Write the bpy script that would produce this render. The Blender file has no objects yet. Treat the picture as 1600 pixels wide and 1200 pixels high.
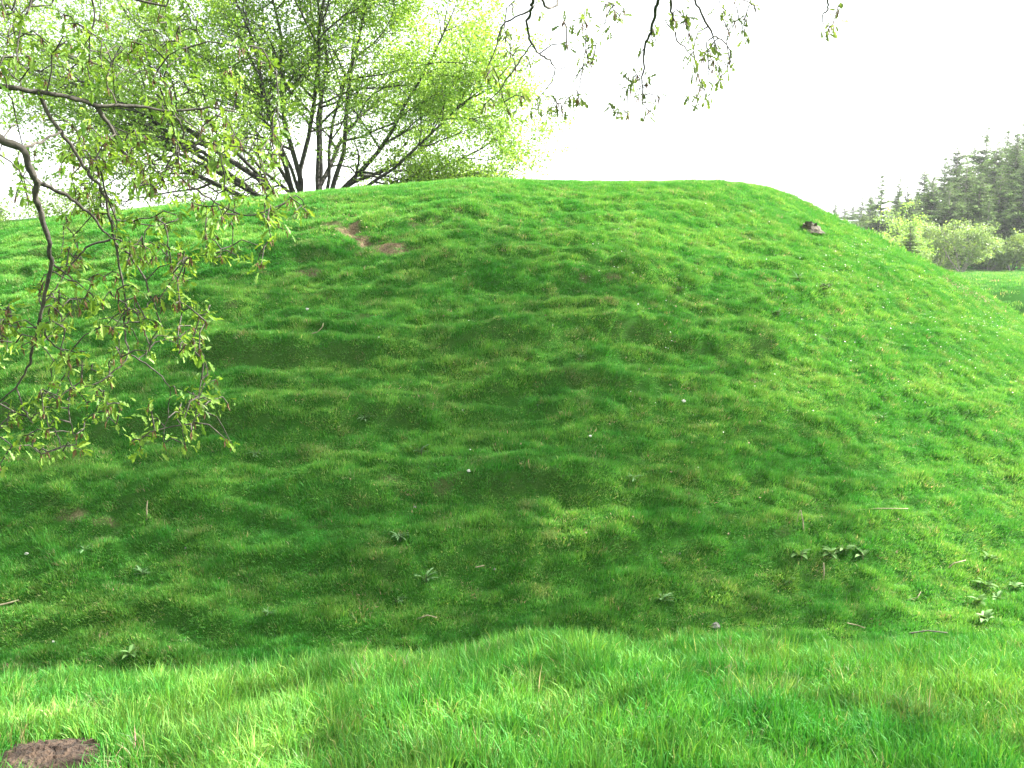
import bpy, math, random
import numpy as np
from mathutils import Vector, Matrix, Euler
R = math.radians
rng = np.random.default_rng(7)
random.seed(7)
scene = bpy.context.scene
col = scene.collection

# ------------------------------------------------------------------ camera
EYE = np.array([0.0, 0.0, 1.65]); PITCH = R(8.15); F = 1467.0
def ray(px, py):
    x = (px - 800) / F; u = (600 - py) / F
    d = np.array([x, math.cos(PITCH) + u * math.sin(PITCH), u * math.cos(PITCH) - math.sin(PITCH)])
    return d
def at(px, py, Y):
    d = ray(px, py); return EYE + d * (Y / d[1])
cam_d = bpy.data.cameras.new('camera'); cam = bpy.data.objects.new('camera', cam_d); col.objects.link(cam)
cam_d.sensor_width = 36; cam_d.lens = 36 * F / 1600; cam_d.clip_end = 5000; cam_d.clip_start = 0.05
cam.location = EYE; cam.rotation_euler = (R(90) - PITCH, 0, 0)
scene.camera = cam

# ------------------------------------------------------------------ noise
_perm = np.random.default_rng(11).permutation(256); _perm = np.concatenate([_perm, _perm])
_g = np.random.default_rng(12).uniform(0, 2 * np.pi, 256); _gx, _gy = np.cos(_g), np.sin(_g)
def noise(x, y):
    x = np.asarray(x, float); y = np.asarray(y, float)
    xi = np.floor(x).astype(int); yi = np.floor(y).astype(int); xf = x - xi; yf = y - yi
    u = xf * xf * xf * (xf * (xf * 6 - 15) + 10); v = yf * yf * yf * (yf * (yf * 6 - 15) + 10)
    def g(i, j):
        h = _perm[(_perm[(xi + i) & 255] + yi + j) & 255]
        return _gx[h] * (xf - i) + _gy[h] * (yf - j)
    a = g(0, 0); b = g(1, 0); c = g(0, 1); d = g(1, 1)
    return 1.5 * ((a + (b - a) * u) * (1 - v) + (c + (d - c) * u) * v)
def fbm(x, y, n=3):
    s = 0; a = 1.0
    for i in range(n):
        s = s + a * noise(x * 2 ** i + 17.3 * i, y * 2 ** i - 9.1 * i); a *= 0.5
    return s
def sstep(a, b, x):
    t = np.clip((np.asarray(x, float) - a) / (b - a), 0, 1); return t * t * (3 - 2 * t)

# ------------------------------------------------------------------ terrain
SA = np.array([-2.93, 34.97]); SB = np.array([-45.0, 39.97]); SL = np.linalg.norm(SB - SA); SE = (SB - SA) / SL
SN = np.array([SE[1], -SE[0]])
if SN[1] > 0: SN = -SN            # front side normal
RT = 12.47
def ucoord(x, y):
    vx = x - SA[0]; vy = y - SA[1]
    al = vx * SE[0] + vy * SE[1]; si = vx * SN[0] + vy * SN[1]
    alc = np.clip(al, 0, SL)
    D = np.hypot(vx - SE[0] * alc, vy - SE[1] * alc) - RT
    ang = np.arctan2(np.maximum(-al, 0), si)
    u = np.where(al > 0, np.where(si > 0, -al, 14 * np.pi + al), ang * 14)
    return u, D
_kD = np.array([-60, -9, -3, 0, 2.2, 5, 11.4, 12.4, 13.4, 16.3, 18.0, 19.1, 20.5, 22.5, 28, 300.])
_kz = np.array([3.57, 3.57, 3.49, 3.27, 2.2, .72, -3.3, -3.55, -3.5, -1.75, -.52, -.28, -.12, 0, 0.0, 0.])
_tD = np.arange(-60, 300, 0.05); _tz = np.interp(_tD, _kD, _kz)
_k = np.exp(-0.5 * (np.arange(-30, 31) * 0.05 / 0.42) ** 2); _k /= _k.sum()
_tz = np.convolve(np.pad(_tz, 30, mode='edge'), _k, mode='valid')
LEDGES = [(6.15, -5.8, 5.4, .50), (7.75, -14, -1.4, .42), (9.1, -3.0, 1.5, .38), (9.4, -8.5, -3.9, .32), (2.9, -6.9, -3.3, .34),
          (4.7, -9.5, -4.5, .26), (7.5, 2.6, 7.4, .20), (10.2, -3.5, 3.0, .20), (1.8, -4.2, -.5, .2), (3.9, -1.5, 3.4, .22), (7.0, -.6, 2.6, .16), (5.2, 4.4, 9, .18),
          (3.0, 1.0, 3.4, .2), (10.4, 3.5, 8.5, .18), (6.9, -11, -6, .24), (5.4, -4, -1, .18), (4.4, .5, 4, .16), (8.3, 3.5, 6.5, .2)]
def H(x, y, detail=True):
    x = np.asarray(x, float); y = np.asarray(y, float)
    u, D = ucoord(x, y)
    Dn = D + 0.35 * noise(u / 6 + 3.1, y * 0 + 1.7) * sstep(26, 13, D)
    z = np.interp(Dn, _tD, _tz)
    z = z - 0.085 * np.clip(-x - 1.0, 0, 18) * sstep(9.5, 1.5, D)
    z = z + .22 * np.exp(-((x - 6.3) / 2.6) ** 2) * sstep(2.5, -.5, D)
    z = z + 0.10 * noise(x / 3.1, y / 3.1 + 5) * sstep(24, 8, D) * sstep(-3, 2, D)
    # farther ground
    r = np.hypot(x, y)
    z = z + sstep(24, 60, D) * (0.8 * noise(x / 45 + .3, y / 45) )
    az = x / np.maximum(y, 1)
    z = z + np.where(y > 0, sstep(80, 190, y) * sstep(.25, .75, az) * 26, 0)
    z = z + sstep(16.3, 18, D) * sstep(24, 20, D) * (.11 * np.exp(-((x - .25) / 1.0) ** 2) - .015 * sstep(0, -1.8, x) - .05 * sstep(1.0, 2.6, x) + .05 * noise(x * 1.7 + 2, y * .9)) * sstep(-2, 1, y)
    z = z + sstep(14, 22, D) * 0.035 * fbm(x * 1.1, y * 1.1 + 40, 2)
    if detail:
        face = sstep(13.8, 11.6, D) * sstep(-1.5, 2.2, D)
        for (Dk, a, b, A) in LEDGES:
            s = D - Dk - 0.22 * noise(u * .8 + Dk * 7, Dk + 0 * u) - 0.35 * noise(u * .22 + Dk * 3, 4.2 + 0 * u)
            m = sstep(a - .7, a + .7, x) * sstep(b + .7, b - .7, x) * (0.8 + 0.35 * noise(u * .9 + Dk, Dk * 2 + 0 * u))
            z = z + A * .68 * m * np.where(s < 0, np.exp(-(s / .62) ** 2), np.exp(-(s / .17) ** 2))
        # tussocks, wider along the contour
        t1 = noise(u * 1.5 + .3 * noise(D * 2, u), D * 2.5)
        t2 = noise(u * 3.1 + 5, D * 4.4 + 2)
        z = z + face * (0.045 * t1 + 0.062 * t2 + 0.034 * noise(u * 6.3 + 2, D * 8) + .03 * noise(u * .45, D * .9))
        ter = ((D * 1.35 + 0.9 * noise(u * .33, D * .3) + .35 * noise(u * 1.1, D)) % 1.0)
        z = z + face * 0.10 * (0.5 + noise(u * .3 + 9, D * .4)) * (sstep(0, .7, ter) - sstep(.72, 1.0, ter))
        near = sstep(6.5, 4.5, r)
        z = z + near * (0.035 * noise(x * 2.3, y * 2.3) )
    return z
def hit(px, py, r0=1.5, r1=120, detail=True):
    d = ray(px, py); d = d / d[1]
    Y = np.concatenate([np.arange(r0, 40, .02), np.arange(40, r1, .1)])
    P = EYE[None] + d[None] * Y[:, None]
    below = P[:, 2] < H(P[:, 0], P[:, 1], detail)
    i = int(np.argmax(below)) if below.any() else len(Y) - 1
    return P[i]

# soil: bare patches, given by where they lie on the bank (pixel-traced once, then world discs)
SOIL = []
def soil_at(px, py, rx, rD, amt=1.0, pit=0.0):
    p = hit(px, py, 8); u, D = ucoord(p[0], p[1]); SOIL.append((float(u), float(D), rx, rD, amt, pit))
for a in [(548, 362, .28, .20, 1, .05), (566, 374, .28, .20, 1, .05), (592, 380, .34, .18, 1, .04), (618, 391, .36, .14, .9, 0), (520, 350, .3, .12, .6, 0),
          (578, 376, .10, .10, 1, .22), (560, 362, .07, .08, 1, .15), (482, 426, .26, .10, .9, .02), (452, 433, .18, .07, .6, 0), (412, 424, .2, .07, .5, 0),
          (650, 352, .14, .06, .7, 0), (960, 432, .2, .05, .6, 0), (913, 438, .1, .05, .6, 0), 
          (110, 803, .25, .07, .7, 0), (165, 812, .22, .06, .6, 0), (500, 330, .4, .12, .35, 0), (460, 345, .4, .15, .35, 0)]:
    soil_at(*a)
for i in range(0):
    soil_at(rng.uniform(350, 1150), rng.uniform(400, 760), rng.uniform(.06, .15), rng.uniform(.03, .06), rng.uniform(.4, .7))
def soil(x, y):
    u, D = ucoord(x, y); m = np.zeros(np.shape(x)); pit = np.zeros(np.shape(x))
    nz = fbm(u * 4.5, D * 6, 3)
    for (us, Ds, a, b, amt, p) in SOIL:
        q = ((u - us) / a) ** 2 + ((D - Ds) / b) ** 2
        m = np.maximum(m, amt * sstep(1.7, .5, q + 1.3 * nz))
        if p: pit = pit + p * np.exp(-q)
    gen = sstep(.62, .95, noise(u * 1.9 + 40, D * 3.6) + .5 * noise(u * .5, D * .7 + 8)) * sstep(12, 9, D) * sstep(-1, 1, D) * .35
    e = .07; st_ = (H(x, y + e) - H(x, y - e)) / (2 * e)
    ris = sstep(1.1, 2.0, st_ + .3 * noise(u * 5, D * 6)) * sstep(12.5, 11, D) * sstep(-2, 0, D) * .12
    return np.maximum(np.maximum(m, gen), ris), pit

# ------------------------------------------------------------------ mesh helpers
def make_mesh(name, V, Fs, mat=None, attrs=None, smooth=True):
    V = np.asarray(V, np.float32)
    me = bpy.data.meshes.new(name); me.vertices.add(len(V)); me.vertices.foreach_set('co', V.ravel())
    Fs = [np.asarray(f, np.int32) for f in Fs if len(f)]
    nl = sum(f.size for f in Fs); npoly = sum(len(f) for f in Fs)
    me.loops.add(nl); me.polygons.add(npoly)
    me.loops.foreach_set('vertex_index', np.concatenate([f.ravel() for f in Fs]))
    tot = np.concatenate([np.full(len(f), f.shape[1], np.int32) for f in Fs])
    st = np.concatenate([[0], np.cumsum(tot)[:-1]]).astype(np.int32)
    me.polygons.foreach_set('loop_start', st); me.polygons.foreach_set('loop_total', tot)
    me.update(calc_edges=True); me.validate()
    me.shade_smooth() if smooth else me.shade_flat()
    for k, a in (attrs or {}).items():
        a = np.asarray(a, np.float32)
        if a.ndim == 2:
            at_ = me.attributes.new(k, 'FLOAT_COLOR', 'POINT'); at_.data.foreach_set('color', np.c_[a, np.ones(len(a))].astype(np.float32).ravel() if a.shape[1] == 3 else a.ravel())
        else:
            at_ = me.attributes.new(k, 'FLOAT', 'POINT'); at_.data.foreach_set('value', a)
    if mat: me.materials.append(mat)
    return me
def link(name, me, parent=None, **props):
    o = bpy.data.objects.new(name, me); col.objects.link(o)
    if parent is not None: o.parent = parent
    for k, v in props.items(): o[k] = v
    return o
def empty(name, loc, label, cat, group=None):
    o = bpy.data.objects.new(name, None); col.objects.link(o); o.location = loc; o.empty_display_size = .2
    o['label'] = label; o['category'] = cat
    if group: o['group'] = group
    return o
class Geo:
    def __init__(s): s.V = []; s.F = {}; s.C = []; s.n = 0
    def add(s, V, Fs, C=None):
        V = np.asarray(V, float).reshape(-1, 3)
        for f in Fs:
            f = np.asarray(f, int); s.F.setdefault(f.shape[1], []).append(f + s.n)
        s.V.append(V); s.n += len(V)
        if C is not None: s.C.append(np.broadcast_to(np.asarray(C, float), (len(V), 3)))
    def tube(s, P, rad, sides=6, C=None, cap=False):
        P = np.asarray(P, float); n = len(P)
        T = np.gradient(P, axis=0); T /= np.linalg.norm(T, axis=1, keepdims=True) + 1e-9
        ref = np.array([0, 0, 1.]) if abs(T[:, 2]).mean() < .8 else np.array([1., 0, 0])
        A = np.cross(T, ref); A /= np.linalg.norm(A, axis=1, keepdims=True) + 1e-9; B = np.cross(T, A)
        th = np.arange(sides) * 2 * np.pi / sides
        rad = np.broadcast_to(np.asarray(rad, float), (n,))
        V = P[:, None] + rad[:, None, None] * (A[:, None] * np.cos(th)[None, :, None] + B[:, None] * np.sin(th)[None, :, None])
        i = np.arange(n - 1)[:, None] * sides; j = np.arange(sides)[None]; j2 = (j + 1) % sides
        q = np.stack([i + j, i + j2, i + sides + j2, i + sides + j], -1).reshape(-1, 4)
        fs = [q]
        if cap: fs.append(np.array([[(n - 1) * sides + k for k in range(sides)]]))
        s.add(V.reshape(-1, 3), fs, C)
    def mesh(s, name, mat, smooth=True):
        return make_mesh(name, np.concatenate(s.V), [np.concatenate(f) for f in s.F.values()], mat,
                         {'col': np.concatenate(s.C)} if s.C else None, smooth)
def norm(a): return a / (np.linalg.norm(a, axis=-1, keepdims=True) + 1e-9)
def leaf_verts(tmpl, pos, d, nrm, size):
    """tmpl (k,3) in (along, side, up); pos,d,nrm (N,3), size (N,)"""
    d = norm(d); s = norm(np.cross(nrm, d)); u = np.cross(d, s)
    return (pos[:, None] + size[:, None, None] * (tmpl[None, :, 0:1] * d[:, None] + tmpl[None, :, 1:2] * s[:, None] + tmpl[None, :, 2:3] * u[:, None]))
def add_leaves(g, tmpl, faces, pos, d, nrm, size, C):
    V = leaf_verts(tmpl, pos, d, nrm, size); N, k = V.shape[:2]
    off = (np.arange(N) * k)[:, None, None]
    g.add(V.reshape(-1, 3), [(np.asarray(f)[None] + off).reshape(-1, np.asarray(f).shape[1]) for f in faces], np.repeat(C, k, 0))
def rand_unit(n, r=rng):
    return norm(r.normal(size=(n, 3)))

# ------------------------------------------------------------------ materials
def newmat(name):
    m = bpy.data.materials.new(name); m.use_nodes = True; nt = m.node_tree; nt.nodes.clear()
    out = nt.nodes.new('ShaderNodeOutputMaterial'); return m, nt, out
def N(nt, t, **kw):
    n = nt.nodes.new(t)
    for k, v in kw.items():
        if k in n.inputs.keys() if isinstance(k, str) else False: n.inputs[k].default_value = v
        else: setattr(n, k, v)
    return n
def mixcol(nt, fac, a, b, bt='MIX'):
    m = nt.nodes.new('ShaderNodeMix'); m.data_type = 'RGBA'; m.blend_type = bt
    for idx, v in ((0, fac), (6, a), (7, b)):
        if isinstance(v, (float, int)): m.inputs[idx].default_value = v
        elif isinstance(v, tuple): m.inputs[idx].default_value = (*v, 1) if len(v) == 3 else v
        else: nt.links.new(v, m.inputs[idx])
    return m.outputs[2]
def leaf_mat(name, trans=0.4, rough=.5, spec=.3, attr='col', atype='GEOMETRY', bvar=False, tcol=(1.25, 1.15, .6)):
    m, nt, out = newmat(name)
    a = nt.nodes.new('ShaderNodeAttribute'); a.attribute_name = attr; a.attribute_type = atype
    c = a.outputs['Color']
    if bvar:
        b = nt.nodes.new('ShaderNodeAttribute'); b.attribute_name = 'col'; b.attribute_type = 'GEOMETRY'
        c = mixcol(nt, 1.0, c, b.outputs['Color'], 'MULTIPLY')
    p = nt.nodes.new('ShaderNodeBsdfPrincipled'); p.inputs['Roughness'].default_value = rough; p.inputs['Specular IOR Level'].default_value = spec
    t = nt.nodes.new('ShaderNodeBsdfTranslucent'); mx = nt.nodes.new('ShaderNodeMixShader'); mx.inputs[0].default_value = trans
    nt.links.new(c, p.inputs['Base Color']); nt.links.new(mixcol(nt, 1.0, c, tcol, 'MULTIPLY'), t.inputs['Color'])
    nt.links.new(p.outputs[0], mx.inputs[1]); nt.links.new(t.outputs[0], mx.inputs[2]); nt.links.new(mx.outputs[0], out.inputs[0])
    return m
def rough_mat(name, c1, c2, scale=8, bump=.3, rough=.9, c3=None):
    m, nt, out = newmat(name)
    tc = nt.nodes.new('ShaderNodeTexCoord'); n1 = nt.nodes.new('ShaderNodeTexNoise'); n1.inputs['Scale'].default_value = scale; n1.inputs['Detail'].default_value = 8
    nt.links.new(tc.outputs['Object'], n1.inputs['Vector'])
    r = nt.nodes.new('ShaderNodeValToRGB'); r.color_ramp.elements[0].position = .35; r.color_ramp.elements[1].position = .68
    r.color_ramp.elements[0].color = (*c1, 1); r.color_ramp.elements[1].color = (*c2, 1)
    nt.links.new(n1.outputs['Fac'], r.inputs[0]); c = r.outputs[0]
    if c3:
        n2 = nt.nodes.new('ShaderNodeTexNoise'); n2.inputs['Scale'].default_value = scale * .23; nt.links.new(tc.outputs['Object'], n2.inputs['Vector'])
        r2 = nt.nodes.new('ShaderNodeValToRGB'); r2.color_ramp.elements[0].position = .52; r2.color_ramp.elements[1].position = .62
        nt.links.new(n2.outputs['Fac'], r2.inputs[0]); c = mixcol(nt, r2.outputs[0], c, c3)
    p = nt.nodes.new('ShaderNodeBsdfPrincipled'); p.inputs['Roughness'].default_value = rough; nt.links.new(c, p.inputs['Base Color'])
    b = nt.nodes.new('ShaderNodeBump'); b.inputs['Strength'].default_value = bump; b.inputs['Distance'].default_value = .05
    nt.links.new(n1.outputs['Fac'], b.inputs['Height']); nt.links.new(b.outputs[0], p.inputs['Normal'])
    nt.links.new(p.outputs[0], out.inputs[0]); return m
M_GRASS = leaf_mat('grass_blade', .30, .55, .14, 'gcol', 'INSTANCER', True, tcol=(1.2, 1.15, .6))
M_LEAF = leaf_mat('spring_leaf', .4, .5, .3)
M_NLEAF = leaf_mat('young_oak_leaf', .42, .5, .25)
M_NEEDLE = leaf_mat('conifer_needle', .15, .8, .08)
M_WEED = leaf_mat('weed_leaf', .2, .7, .2)
M_BARK = rough_mat('bark', (.025, .022, .018), (.085, .078, .064), 14, .6, c3=(.06, .07, .04))
M_TWIG = rough_mat('twig_bark', (.03, .026, .02), (.085, .074, .055), 20, .3)
M_PALEBARK = rough_mat('pale_bark', (.18, .16, .13), (.36, .33, .28), 10, .3)
M_SOIL = rough_mat('bare_soil', (.026, .015, .008), (.075, .045, .025), 30, 1.0)
M_STUMP = rough_mat('weathered_wood', (.022, .018, .010), (.095, .078, .045), 12, .8)
M_STRAW = rough_mat('dead_stalk', (.2, .165, .1), (.33, .28, .18), 30, .2)
M_STONE = rough_mat('stone', (.10, .095, .085), (.22, .21, .19), 18, .5)
M_PETAL = rough_mat('chalk', (.42, .40, .36), (.62, .60, .55), 5, 0)

def ground_mat():
    m, nt, out = newmat('turf')
    tc = nt.nodes.new('ShaderNodeTexCoord')
    a = nt.nodes.new('ShaderNodeAttribute'); a.attribute_name = 'soil'
    n1 = nt.nodes.new('ShaderNodeTexNoise'); n1.inputs['Scale'].default_value = 9; n1.inputs['Detail'].default_value = 10; n1.inputs['Roughness'].default_value = .7
    n2 = nt.nodes.new('ShaderNodeTexNoise'); n2.inputs['Scale'].default_value = .35; n2.inputs['Detail'].default_value = 5
    n3 = nt.nodes.new('ShaderNodeTexNoise'); n3.inputs['Scale'].default_value = 40; n3.inputs['Detail'].default_value = 6
    for n in (n1, n2, n3): nt.links.new(tc.outputs['Object'], n.inputs['Vector'])
    r1 = nt.nodes.new('ShaderNodeValToRGB'); r1.color_ramp.elements[0].color = (.014, .05, .007, 1); r1.color_ramp.elements[1].color = (.035, .11, .014, 1)
    r1.color_ramp.elements[0].position = .3; r1.color_ramp.elements[1].position = .7
    nt.links.new(n1.outputs['Fac'], r1.inputs[0])
    g = mixcol(nt, n2.outputs['Fac'], r1.outputs[0], (.025, .10, .012))
    r3 = nt.nodes.new('ShaderNodeValToRGB'); r3.color_ramp.elements[0].color = (.05, .036, .02, 1); r3.color_ramp.elements[1].color = (.22, .17, .105, 1)
    r3.color_ramp.elements[0].position = .32; r3.color_ramp.elements[1].position = .72
    nt.links.new(n3.outputs['Fac'], r3.inputs[0])
    c = mixcol(nt, a.outputs['Fac'], g, r3.outputs[0])
    p = nt.nodes.new('ShaderNodeBsdfPrincipled'); p.inputs['Roughness'].default_value = 1; p.inputs['Specular IOR Level'].default_value = 0
    nt.links.new(c, p.inputs['Base Color'])
    b = nt.nodes.new('ShaderNodeBump'); b.inputs['Strength'].default_value = .7; b.inputs['Distance'].default_value = .03
    nt.links.new(n3.outputs['Fac'], b.inputs['Height']); nt.links.new(b.outputs[0], p.inputs['Normal']); nt.links.new(p.outputs[0], out.inputs[0])
    return m
M_TURF = ground_mat()

# ------------------------------------------------------------------ ground sheet (polar grid round the place, cut into ground and hill)
rr = np.concatenate([np.arange(.25, 2.2, .2), np.arange(2.2, 6.5, .06), np.arange(6.5, 9.8, .12), np.arange(9.8, 25, .055), np.arange(25, 46, .3),
                     np.arange(46, 130, 2.0), 130 * 1.09 ** np.arange(0, 32)])
aa = np.concatenate([np.arange(-180, -75, 5.0), np.arange(-75, -40, .7), np.arange(-40, 40, .2), np.arange(40, 75, .7), np.arange(75, 180, 5.0)])
AA, RR = np.meshgrid(np.radians(aa), rr); GX = RR * np.sin(AA); GY = RR * np.cos(AA)
sl, pit = soil(GX, GY); GZ = H(GX, GY) - pit - 0.02 * sl
V = np.stack([GX, GY, GZ], -1).reshape(-1, 3); V = np.concatenate([V, [[0, 0, float(H(0., 0.))]]])
nr, na = GX.shape; I = np.arange(nr - 1)[:, None] * na; J = np.arange(na)[None]; J2 = (J + 1) % na
Q = np.stack([I + J, I + na + J, I + na + J2, I + J2], -1).reshape(-1, 4)
Q = Q[:, ::-1]
tri = np.array([[len(V) - 1, (j + 1) % na, j] for j in range(na)])
_, DD = ucoord(V[Q].mean(1)[:, 0], V[Q].mean(1)[:, 1])
def sub(faces_list):
    used = np.unique(np.concatenate([f.ravel() for f in faces_list])); mp = np.full(len(V), -1); mp[used] = np.arange(len(used))
    return V[used], [mp[f] for f in faces_list], used
soilv = np.concatenate([sl.ravel(), [0]])
Vh, Fh, uh = sub([Q[DD < 12.6]]); Vg, Fg, ug = sub([Q[DD >= 12.6], tri])
link('hill', make_mesh('hill', Vh, Fh, M_TURF, {'soil': soilv[uh]}), kind='structure', label='steep grassy earthwork mound with rounded crest, patches of bare soil and sheep ledges')
link('ground', make_mesh('ground', Vg, Fg, M_TURF, {'soil': soilv[ug]}), kind='structure', label='level pasture round the ditch, running to the woods and the horizon')

# distant ridge, with the blue of the haze put into its colour
th = np.radians(np.linspace(-75, -12, 120)); rows = []
for k, (rad, f) in enumerate([(560, 0), (640, .45), (760, .9), (860, 1.0), (1000, .8), (1200, 0)]):
    h = (26 + 10 * fbm(th * 6, th * 0 + 3.3, 3)) * f * sstep(-.18, -.42, th)
    rows.append(np.stack([rad * np.sin(th), rad * np.cos(th), h - 3], -1))
Vr = np.concatenate(rows); n = len(th)
Qr = np.array([[k * n + i, k * n + i + 1, (k + 1) * n + i + 1, (k + 1) * n + i] for k in range(5) for i in range(n - 1)])
M_FAR = rough_mat('hazed_hill', (.10, .16, .14), (.16, .22, .20), .03, 0)
link('distant_hill', make_mesh('distant_hill', Vr, [Qr], M_FAR), kind='structure', label='far hill tinted haze blue-grey on the horizon at the left')

# ------------------------------------------------------------------ grass
def tuft(name, nb, h, w, spread, lean, seed, seg=3):
    r = np.random.default_rng(seed); g = Geo()
    for i in range(nb):
        a = r.uniform(0, 2 * np.pi); rad = spread * math.sqrt(r.uniform())
        base = np.array([rad * math.cos(a), rad * math.sin(a), -0.01])
        la = a + r.normal(0, .9); ln = abs(r.normal(0, 1)) * lean + .08
        hh = h * r.uniform(.55, 1.15); ww = w * r.uniform(.7, 1.2)
        t = np.linspace(0, 1, seg + 1); bend = r.uniform(.8, 2.2)
        L = np.array([math.cos(la), math.sin(la), 0])
        ang = ln * (0.35 * t + bend * t ** 2); dx = np.cumsum(np.r_[0, np.sin(np.clip(ang[1:], 0, 2.2))]) / seg; dz = np.cumsum(np.r_[0, np.cos(np.clip(ang[1:], 0, 2.2))]) / seg
        P = base + hh * (L[None] * dx[:, None] + np.array([0, 0, 1.])[None] * dz[:, None])
        fa = r.uniform(0, 2 * np.pi); S = np.array([math.cos(fa), math.sin(fa), 0.0])
        wd = ww * np.array([.8, 1, .72, 0])[:seg + 1] if seg == 3 else ww * np.array([1, .8, 0])
        Vb = []; 
        for k in range(seg): Vb += [P[k] - S * wd[k] / 2, P[k] + S * wd[k] / 2]
        Vb.append(P[seg])
        q = [[2 * k, 2 * k + 1, 2 * k + 3, 2 * k + 2] for k in range(seg - 1)]; tr = [[2 * seg - 2, 2 * seg - 1, 2 * seg]]
        b = r.uniform(.72, 1.25); c = np.array([b * r.uniform(.8, 1.25), b, b * r.uniform(.7, 1.4)])
        if r.uniform() < .06: c = np.array([3.6, 1.6, 4.0])      # a dead blade
        g.add(Vb, [q, tr], c)
    me = g.mesh(name, M_GRASS, smooth=False)
    return bpy.data.objects.new(name, me)
near_t = [tuft('tuft_source', 26, .125, .0042, .05, .38, 100 + i) for i in range(6)]
long_t = [tuft('tuft_source', 22, .17, .0048, .045, .5, 200 + i) for i in range(4)]
mid_t = [tuft('tuft_source', 30, .085, .0068, .10, .38, 300 + i, 2) for i in range(6)]
far_t = [tuft('tuft_source', 26, .13, .022, .24, .4, 400 + i, 2) for i in range(4)]
def grass_tree(variants, mname):
    ng = bpy.data.node_groups.new(mname, 'GeometryNodeTree')
    ng.interface.new_socket('Geometry', in_out='INPUT', socket_type='NodeSocketGeometry'); ng.interface.new_socket('Geometry', in_out='OUTPUT', socket_type='NodeSocketGeometry')
    gi = ng.nodes.new('NodeGroupInput'); go = ng.nodes.new('NodeGroupOutput')
    g2i = ng.nodes.new('GeometryNodeGeometryToInstance'); L = ng.links.new
    for v in variants:
        oi = ng.nodes.new('GeometryNodeObjectInfo'); oi.inputs['Object'].default_value = v; oi.inputs['As Instance'].default_value = True
        L(oi.outputs['Geometry'], g2i.inputs[0])
    ip = ng.nodes.new('GeometryNodeInstanceOnPoints'); ip.inputs['Pick Instance'].default_value = True
    def attr(nm, ty):
        a = ng.nodes.new('GeometryNodeInputNamedAttribute'); a.data_type = ty; a.inputs['Name'].default_value = nm
        return a.outputs['Attribute']
    mp = ng.nodes.new('GeometryNodeMeshToPoints')
    L(gi.outputs[0], mp.inputs[0]); L(mp.outputs[0], ip.inputs['Points'])
    L(g2i.outputs[0], ip.inputs['Instance'])
    L(attr('vidx', 'INT'), ip.inputs['Instance Index']); L(attr('rot', 'FLOAT_VECTOR'), ip.inputs['Rotation']); L(attr('scl', 'FLOAT_VECTOR'), ip.inputs['Scale'])
    L(ip.outputs[0], go.inputs[0]); return ng
def tocolor(x, y, z_hump, kind):
    """colour of the sward: patches of lush, yellowish and dry grass"""
    n = len(x); a = fbm(x * .5 + 3, y * .9 + 1, 3); b = fbm(x * 1.7 + 9, y * 2.8, 3); r = rng.uniform(size=n)
    lush = np.array([.038, .205, .024]); mid = np.array([.082, .27, .038]); yel = np.array([.165, .345, .06]); dry = np.array([.32, .28, .15])
    t = np.clip(.5 + .45 * a + .35 * b + .22 * rng.normal(size=n), 0, 1)[:, None]
    c = np.where(t < .5, lush + (mid - lush) * t * 2, mid + (yel - mid) * (t * 2 - 1))
    d = (sstep(.5, .95, fbm(x * 1.3 + 31, y * 2.3 + 7, 3) + .25 * rng.normal(size=n)) * .32)[:, None]
    d = np.where((r < .015)[:, None], .8, d)
    c = c * (1 - d) + dry * d
    return c * rng.uniform(.85, 1.15, (n, 1))
def grass(name, label, x, y, variants, smin, smax, mname, align=.5, keep_soil=.9, seedcol='m', hscale=None):
    s, pit = soil(x, y); k = rng.uniform(size=len(x)) > s * keep_soil; x, y, s = x[k], y[k], s[k]
    if hscale is not None: hscale = hscale[k]
    e = .04; z = H(x, y) - soil(x, y)[1] - .02 * s
    zx = (H(x + e, y) - H(x - e, y)) / (2 * e); zy = (H(x, y + e) - H(x, y - e)) / (2 * e)
    nrm = norm(np.stack([-zx * align, -zy * align, np.ones_like(zx)], -1) + rng.normal(0, .10, (len(x), 3)))
    # euler from normal (tilt) with random spin: R = Rtilt * Rz
    spin = rng.uniform(0, 2 * np.pi, len(x))
    t = np.stack([np.cos(spin), np.sin(spin), np.zeros_like(spin)], -1); X = norm(t - nrm * (t * nrm).sum(1, keepdims=True)); Yv = np.cross(nrm, X)
    ey = np.arcsin(np.clip(-X[:, 2], -1, 1)); ex = np.arctan2(Yv[:, 2], nrm[:, 2]); ez = np.arctan2(X[:, 1], X[:, 0])
    sc = rng.uniform(smin, smax, len(x)); hs = sc * (1 if hscale is None else hscale) * (1 - .35 * s)
    V = np.stack([x, y, z], -1); me = bpy.data.meshes.new(name); me.vertices.add(len(V)); me.vertices.foreach_set('co', V.astype(np.float32).ravel())
    def A(nm, ty, key, data):
        a = me.attributes.new(nm, ty, 'POINT'); a.data.foreach_set(key, np.ascontiguousarray(data).ravel())
    A('vidx', 'INT', 'value', rng.integers(0, len(variants), len(x)).astype(np.int32))
    A('rot', 'FLOAT_VECTOR', 'vector', np.stack([ex, ey, ez], -1).astype(np.float32))
    A('scl', 'FLOAT_VECTOR', 'vector', np.stack([sc, sc, hs], -1).astype(np.float32))
    A('gcol', 'FLOAT_COLOR', 'color', np.c_[tocolor(x, y, None, seedcol), np.ones(len(x))].astype(np.float32))
    me.materials.append(M_GRASS)
    o = link(name, me, kind='stuff', label=label, category='grass')
    md = o.modifiers.new('grass', 'NODES'); md.node_group = grass_tree(variants, mname)
    return o
def polar_pts(n, r0, r1, a0, a1):
    r = np.sqrt(rng.uniform(r0 * r0, r1 * r1, n)); a = np.radians(rng.uniform(a0, a1, n)); return r * np.sin(a), r * np.cos(a)
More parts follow.
